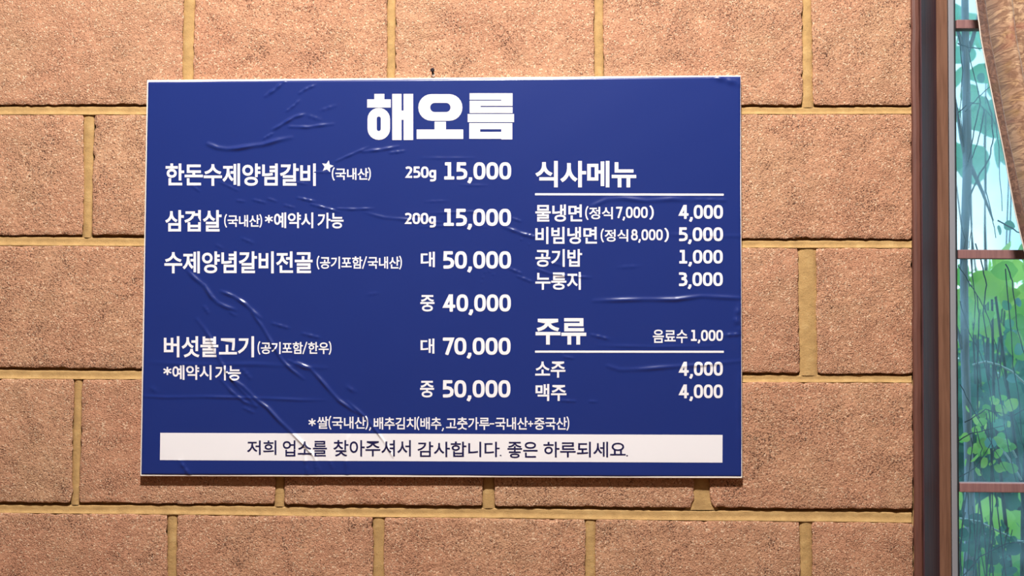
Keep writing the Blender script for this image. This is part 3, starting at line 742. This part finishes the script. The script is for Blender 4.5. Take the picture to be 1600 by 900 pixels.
def le(py):
    for (a, xa), (b, xb) in zip(LE, LE[1:]):
        if py <= b: return xa + (xb - xa) * (py - a) / (b - a)
    return LE[-1][1]
NU, NV = 330, 90
Vc, Uv = [], []
FOLDS = [(.036, .088, .034), (.088, .150, .024), (.150, .215, .030), (.215, .300, .020), (.300, .380, .034), (.380, .5, .022), (.5, .6, .03), (.6, .74, .024), (.74, .86, .032), (.86, 1.01, .02)]
def fold(uu, vv):
    """depth of the cloth: a narrow leading fold turned under, then broad rolls"""
    y = -.085
    y += .024 * math.exp(-((uu - .0345) / .0045) ** 2)             # crease behind the leading edge
    y -= .005 * math.sin(max(0, min(1, uu / .03)) * math.pi)
    if uu > .036:
        for f0, f1, am in FOLDS:
            if f0 <= uu < f1: y -= am * math.sin((uu - f0) / (f1 - f0) * math.pi) ** .8
    y -= .002 * math.sin(uu * 90 + vv * 9) * math.sin(vv * 23 + uu * 9)
    return y
for j in range(NV + 1):
    vv = j / NV; py = -330 + 1090 * vv; xl = P(le(py), py, -.09); zz = xl.z
    wd = .62 * (1 - .62 * vv ** 1.2)
    for i in range(NU + 1):
        uu = i / NU; Vc.append((xl.x + uu * wd, fold(uu, vv), zz - .02 * uu * vv)); Uv.append((uu * 1.9, -vv * 1.9 * 1.75))
Fc = [(j * (NU + 1) + i, (j + 1) * (NU + 1) + i, (j + 1) * (NU + 1) + i + 1, j * (NU + 1) + i + 1) for j in range(NV) for i in range(NU)]
def incur(o): o.parent = cur; o.matrix_parent_inverse = Matrix.Translation(-Vector(cur.location)); return o
KE = 11                                       # columns of the leading edge, coloured darker for its shade
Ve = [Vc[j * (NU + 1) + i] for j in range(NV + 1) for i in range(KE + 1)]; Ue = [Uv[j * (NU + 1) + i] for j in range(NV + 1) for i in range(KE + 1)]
te = obj('shaded_edge', Ve, [(j * (KE + 1) + i, (j + 1) * (KE + 1) + i, (j + 1) * (KE + 1) + i + 1, j * (KE + 1) + i + 1) for j in range(NV) for i in range(KE)], M_CURB, None, smooth=True, label='leading edge with its shade painted in a darker tone')
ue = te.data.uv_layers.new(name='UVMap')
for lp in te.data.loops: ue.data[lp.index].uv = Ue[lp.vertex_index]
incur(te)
Fc = [(j * (NU + 1) + i, (j + 1) * (NU + 1) + i, (j + 1) * (NU + 1) + i + 1, j * (NU + 1) + i + 1) for j in range(NV) for i in range(KE, NU)]
co_ = obj('cloth', Vc, Fc, M_CURT, None, smooth=True)
ul = co_.data.uv_layers.new(name='UVMap')
for lp in co_.data.loops: ul.data[lp.index].uv = Uv[lp.vertex_index]
sm = co_.modifiers.new('s', 'SOLIDIFY'); sm.thickness = .0015; sm.offset = 1
incur(co_)
edge_line = [Vector(Vc[j * (NU + 1)]) + Vector((-.0003, .001, 0)) for j in range(NV + 1)]  # thin pale tube run down the leading edge
v_, f_ = tube_vf(edge_line, .0011, 5); incur(obj('edge_line', v_, f_, M_LIN, None, smooth=True, label='thin pale line along the leading edge'))
# tie-back and rail
tb = [Vector(Vc[NV * (NU + 1) + i]) for i in range(0, NU + 1, 15)]
v_, f_ = tube_vf([p + Vector((0, -.004, -.01)) for p in tb], .012, 8); incur(obj('tie_back', v_, f_, M_CURT, None, smooth=True))
Vt = []
for j in range(21):
    for i in range(31):
        Vt.append((tb[0].x + (i / 30) * .24 - .02 * j / 20, -.075 - .014 * math.sin(i * .9 + j * .1), tb[0].z - .02 - j / 20 * .75))
incur(obj('cloth', Vt, [(j * 31 + i, (j + 1) * 31 + i, (j + 1) * 31 + i + 1, j * 31 + i + 1) for j in range(20) for i in range(30)], M_CURT, None, smooth=True))
zr_ = Vc[0][2]
rail = bevel_box('curtain_rail', (xWin - .15, WIN_X1 + .15, -.11, -.05, zr_ + .0, zr_ + .04), .004, M_CASE, label='brown wooden curtain rail above the window', category='rail')

# ------------------------------------------------------------------ garden beyond the glass
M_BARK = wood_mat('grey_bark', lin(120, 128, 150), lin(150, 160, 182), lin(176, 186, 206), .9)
M_VINE = wood_mat('dark_vine', lin(40, 46, 52), lin(56, 64, 70), lin(78, 84, 86), .8)
def leaf_mat(name, a, b):
    m = bpy.data.materials.new(name); m.use_nodes = True; t = NT(m)
    oi = t.n('ShaderNodeObjectInfo'); pos = t.n('ShaderNodeNewGeometry').outputs['Position']
    c = t.mix(oi.outputs['Random'], a, b); c = t.mix(t.math('MULTIPLY', t.noise(pos, 40), .4), c, b)
    t.l(c, t.b.inputs['Base Color']); t.b.inputs['Roughness'].default_value = .5
    tl = t.n('ShaderNodeBsdfTranslucent'); t.l(c, tl.inputs['Color']); ms = t.n('ShaderNodeMixShader'); ms.inputs[0].default_value = .5
    out = [n for n in t.t.nodes if n.type == 'OUTPUT_MATERIAL'][0]
    t.l(t.b.outputs[0], ms.inputs[1]); t.l(tl.outputs[0], ms.inputs[2]); t.l(ms.outputs[0], out.inputs['Surface']); return m
M_LEAF = leaf_mat('fresh_leaf', lin(204, 236, 120), lin(120, 196, 96)); M_LEAF2 = leaf_mat('teal_leaf', lin(84, 150, 120), lin(52, 112, 104))  # second leaf is a darker bluish green
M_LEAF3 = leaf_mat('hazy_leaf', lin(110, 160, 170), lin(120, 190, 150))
M_SOIL = plaster_mat('garden_soil', lin(84, 104, 86))
boxes('garden_ground', [(-2, 12, .17, 14, -.1, 0)], M_SOIL, kind='structure')
def leaf_mesh(name, L, W, m):
    V_ = [(0, 0, 0)]; n = 6
    for k in range(1, n + 1):
        t = k / (n + 1); hw = W * math.sin(math.pi * t ** .8) ** .6 / 2
        V_ += [(-hw, .06 * L * (1 - t), t * L), (0, -.02 * L, t * L), (hw, .06 * L * (1 - t), t * L)]
    V_.append((0, .04 * L, L)); F_ = [(0, 2, 1), (0, 3, 2)]
    for k in range(n - 1):
        a = 1 + 3 * k; F_ += [(a, a + 1, a + 4, a + 3), (a + 1, a + 2, a + 5, a + 4)]
    a = 1 + 3 * (n - 1); F_ += [(a, a + 1, len(V_) - 1), (a + 1, a + 2, len(V_) - 1)]
    me_ = bpy.data.meshes.new(name); me_.from_pydata(V_, [], F_); me_.update(); me_.materials.append(m)
    me_.polygons.foreach_set('use_smooth', [True] * len(me_.polygons)); return me_
def px_path(pts, Y): return [P(x, y, Y) for x, y in pts]
def thing_at(name, loc, label, cat, **k): return empty(name, loc, label=label, category=cat, **k)
def child(name, V_, F_, m, par, smooth=True, **k):
    o = obj(name, V_, F_, m, None, smooth=smooth, **k); o.parent = par; o.matrix_parent_inverse = Matrix.Translation(-Vector(par.location)); return o
def put_leaf(me_, par, p, rot, s=1.0, name='leaf'):
    o = bpy.data.objects.new(name, me_); COL.objects.link(o); o.parent = par; o.location = Vector(p) - Vector(par.location); o.rotation_euler = rot; o.scale = (s, s, s); return o
# slim pale trunk close to the pane
tp = P(1509, 503, .9)
tree = thing_at('young_tree', (tp.x, .9, 0), 'slim pale grey trunk standing just outside the pane', 'tree')
pts = px_path([(1506, -500), (1507, -60), (1509, 90), (1512, 260), (1506, 400), (1508, 560), (1513, 690), (1516, 800), (1513, 950), (1512, 1200)], .9); pts.append(Vector((pts[-1].x, .9, 0)))
v_, f_ = tube_vf(pts, [.008, .008, .009, .011, .009, .010, .010, .012, .013, .015, .02], 9); child('trunk', v_, f_, M_BARK, tree)
for pth in ([(1509, 90), (1520, 60), (1530, 20), (1545, -40)], [(1512, 260), (1502, 215), (1498, 190), (1492, 150)], [(1512, 250), (1524, 275), (1535, 300), (1552, 345)],
            [(1509, 90), (1500, 60), (1494, 40)], [(1508, 560), (1500, 530), (1490, 500)]):
    v_, f_ = tube_vf(px_path(pth, .9), [.006, .005, .004, .002][:len(pth)], 6); child('branch', v_, f_, M_BARK, tree)
# vines hanging and looping outside
VN = [[(1498, 175), (1515, 160), (1530, 162), (1545, 178), (1556, 195)], [(1497, 68), (1512, 74), (1530, 76), (1541, 75)],
      [(1508, 175), (1528, 152), (1550, 132), (1566, 120)], [(1514, 310), (1530, 272), (1546, 248), (1552, 215), (1549, 178), (1540, 150)],
      [(1540, 250), (1541, 300), (1550, 340), (1556, 372)], [(1512, 260), (1520, 215), (1532, 160), (1520, 110), (1512, 70)],
      [(1497, 415), (1512, 438), (1530, 466), (1546, 500), (1556, 540), (1568, 590), (1582, 640), (1600, 700)],
      [(1524, 380), (1534, 410), (1541, 445), (1536, 490), (1542, 530), (1541, 580), (1550, 625), (1554, 660)],
      [(1571, 420), (1575, 470), (1580, 520), (1583, 570), (1592, 620), (1596, 680)], [(1571, 412), (1582, 440), (1586, 480), (1590, 520), (1606, 570)],
      [(1500, 470), (1514, 520), (1528, 545), (1540, 575), (1555, 600)], [(1528, 640), (1527, 560), (1530, 500), (1526, 460)],
      [(1496, 690), (1515, 678), (1540, 672), (1570, 665)], [(1500, 745), (1525, 730), (1550, 690)], [(1525, 670), (1534, 700), (1530, 730), (1540, 760)],
      [(1545, 640), (1550, 690), (1548, 730)], [(1530, 780), (1534, 820), (1528, 860), (1530, 910)], [(1576, 825), (1570, 850), (1566, 870)],
      [(1508, 800), (1500, 850), (1502, 900)], [(1520, 790), (1524, 850), (1520, 905)], [(1540, 60), (1546, 100), (1552, 150), (1560, 230), (1566, 330)],
      [(1498, 55), (1504, 110), (1500, 170), (1506, 230)], [(1538, 170), (1530, 215), (1518, 250)], [(1558, 345), (1590, 362), (1620, 370)], [(1500, 340), (1508, 375), (1500, 420)],
      [(1514, 310), (1518, 350), (1514, 388)], [(1516, 400), (1524, 470), (1520, 540), (1530, 600)], [(1536, 60), (1542, 40), (1560, 20)], [(1500, 600), (1520, 640), (1548, 690), (1575, 740)],
      [(1508, 660), (1540, 640), (1580, 650), (1600, 640)], [(1552, 560), (1562, 610), (1572, 680), (1590, 760)], [(1512, 770), (1516, 830), (1510, 900)], [(1545, 770), (1552, 830), (1546, 900)],
      [(1500, 905), (1530, 870), (1570, 850), (1600, 846)]]
vine = thing_at('climbing_vine', P(1530, 760, .5), 'tangle of thin dark bare vines hanging outside the pane', 'vine')
for i, pth in enumerate(VN):
    yy = .28 + .2 * rnd.random(); p3 = px_path(pth, yy); q = []
    for a, b in zip(p3, p3[1:]):
        for s in range(4): q.append(a.lerp(b, s / 4) + Vector((rnd.uniform(-1, 1), rnd.uniform(-2, 2), rnd.uniform(-1, 1))) * .0008)
    q.append(p3[-1]); r0 = rnd.uniform(.0009, .0016)
    v_, f_ = tube_vf(q, [r0 * (1 - .4 * k / len(q)) for k in range(len(q))], 5); child('stem', v_, f_, M_VINE, vine)
lb = leaf_mesh('leaf', .021, .019, M_LEAF3)
for (x, y) in ((1578, 485), (1584, 510), (1595, 555), (1590, 478), (1568, 350), (1560, 362), (1545, 110), (1530, 128), (1538, 690), (1552, 668), (1590, 590)):
    put_leaf(lb, vine, P(x, y, .5), (rnd.uniform(-.5, .5), rnd.uniform(-2, 2), rnd.uniform(-.6, .6)), rnd.uniform(.8, 1.3))
# pale curved canes
cane = thing_at('bramble_cane', P(1560, 600, .8), 'pale arching canes low outside the window', 'plant')
for pth in ([(1520, 570), (1540, 565), (1560, 570), (1580, 580), (1600, 598), (1620, 625)], [(1500, 810), (1530, 815), (1560, 830), (1590, 845), (1620, 850)],
            [(1553, 685), (1565, 700), (1580, 722), (1596, 750)], [(1560, 680), (1575, 690), (1588, 715)], [(1518, 812), (1535, 830), (1547, 842)]):
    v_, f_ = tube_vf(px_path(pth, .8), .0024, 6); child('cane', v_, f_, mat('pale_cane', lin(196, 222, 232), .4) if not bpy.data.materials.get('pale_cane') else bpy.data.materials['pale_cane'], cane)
# shrubs
def shrub(name, label, cx, cy, Y, spread, n, L, Wd, m, seed, group=None):
    rr = random.Random(seed); c = P(cx, cy, Y); base = Vector((c.x, Y, 0)); th = thing_at(name, base, label, 'shrub')
    me_ = leaf_mesh('leaf', L, Wd, m); tips = []
    for k in range(7):
        a = Vector((base.x + rr.uniform(-.1, .1), Y + rr.uniform(-.1, .1) * (.3 if Y < 1 else 1), 0)); b = Vector((c.x + rr.uniform(-1, 1) * spread[0], Y + rr.uniform(-.2, .2) * (.2 if Y < 1 else 1), c.z + rr.uniform(-.2, 1) * spread[1]))
        q = [a.lerp(b, s / 6) + Vector((math.sin(s * .9 + k), 0, 0)) * .03 for s in range(7)]; tips.append(q)
        v_, f_ = tube_vf(q, [(.008 - .0008 * s) * (.35 if Y < 1 else 1) for s in range(7)], 6); child('stem', v_, f_, M_VINE, th)
    for k in range(n):
        p = Vector((c.x + rr.uniform(-1, 1) * spread[0], Y + rr.uniform(-.2, .2) * (.2 if Y < 1 else 1), c.z + rr.uniform(-1, 1) * spread[1]))
        put_leaf(me_, th, p, (rr.uniform(-.9, .9), rr.uniform(-math.pi, math.pi), rr.uniform(-1.2, 1.2)), rr.uniform(.7, 1.35))
    return th
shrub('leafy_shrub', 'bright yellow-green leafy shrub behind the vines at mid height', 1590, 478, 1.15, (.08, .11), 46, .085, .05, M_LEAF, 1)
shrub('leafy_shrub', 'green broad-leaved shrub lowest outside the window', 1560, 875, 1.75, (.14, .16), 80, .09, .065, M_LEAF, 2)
shrub('leafy_shrub', 'bluish green shrub between the two lower glazing bars', 1540, 690, 2.45, (.24, .22), 150, .10, .07, M_LEAF2, 3)
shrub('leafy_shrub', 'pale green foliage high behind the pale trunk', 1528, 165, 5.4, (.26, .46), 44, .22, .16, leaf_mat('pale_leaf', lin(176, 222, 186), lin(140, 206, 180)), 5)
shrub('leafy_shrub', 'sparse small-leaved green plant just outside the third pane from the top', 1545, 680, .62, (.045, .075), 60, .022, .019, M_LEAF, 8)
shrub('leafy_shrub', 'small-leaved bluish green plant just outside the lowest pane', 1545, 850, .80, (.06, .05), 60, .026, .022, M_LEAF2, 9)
def far_tree(label, cx, cy, Y, rx, rz, n, m, seed):
    rr = random.Random(seed); c = P(cx, cy, Y); th = thing_at('garden_tree', (c.x, Y, 0), label, 'tree')
    v_, f_ = tube_vf([(c.x, Y, 0), (c.x + .05, Y, c.z * .6), (c.x, Y, c.z)], [.09, .07, .04], 8); child('trunk', v_, f_, M_BARK, th)
    V_, F_ = [], []
    for k in range(n):
        d = Vector((rr.gauss(0, 1), rr.gauss(0, 1), rr.gauss(0, 1))).normalized() * rr.random() ** .4
        p = Vector((c.x + d.x * rx, Y + d.y * rx, c.z + d.z * rz)); a = Vector((rr.gauss(0, 1), rr.gauss(0, 1), rr.gauss(0, 1))).normalized(); b = a.orthogonal().normalized()
        s = rr.uniform(.05, .12); n0 = len(V_); V_ += [p - a * s, p + b * s * .5, p + a * s, p - b * s * .5]; F_.append((n0, n0 + 1, n0 + 2, n0 + 3))
    child('foliage', V_, F_, m, th, smooth=False, kind='stuff')
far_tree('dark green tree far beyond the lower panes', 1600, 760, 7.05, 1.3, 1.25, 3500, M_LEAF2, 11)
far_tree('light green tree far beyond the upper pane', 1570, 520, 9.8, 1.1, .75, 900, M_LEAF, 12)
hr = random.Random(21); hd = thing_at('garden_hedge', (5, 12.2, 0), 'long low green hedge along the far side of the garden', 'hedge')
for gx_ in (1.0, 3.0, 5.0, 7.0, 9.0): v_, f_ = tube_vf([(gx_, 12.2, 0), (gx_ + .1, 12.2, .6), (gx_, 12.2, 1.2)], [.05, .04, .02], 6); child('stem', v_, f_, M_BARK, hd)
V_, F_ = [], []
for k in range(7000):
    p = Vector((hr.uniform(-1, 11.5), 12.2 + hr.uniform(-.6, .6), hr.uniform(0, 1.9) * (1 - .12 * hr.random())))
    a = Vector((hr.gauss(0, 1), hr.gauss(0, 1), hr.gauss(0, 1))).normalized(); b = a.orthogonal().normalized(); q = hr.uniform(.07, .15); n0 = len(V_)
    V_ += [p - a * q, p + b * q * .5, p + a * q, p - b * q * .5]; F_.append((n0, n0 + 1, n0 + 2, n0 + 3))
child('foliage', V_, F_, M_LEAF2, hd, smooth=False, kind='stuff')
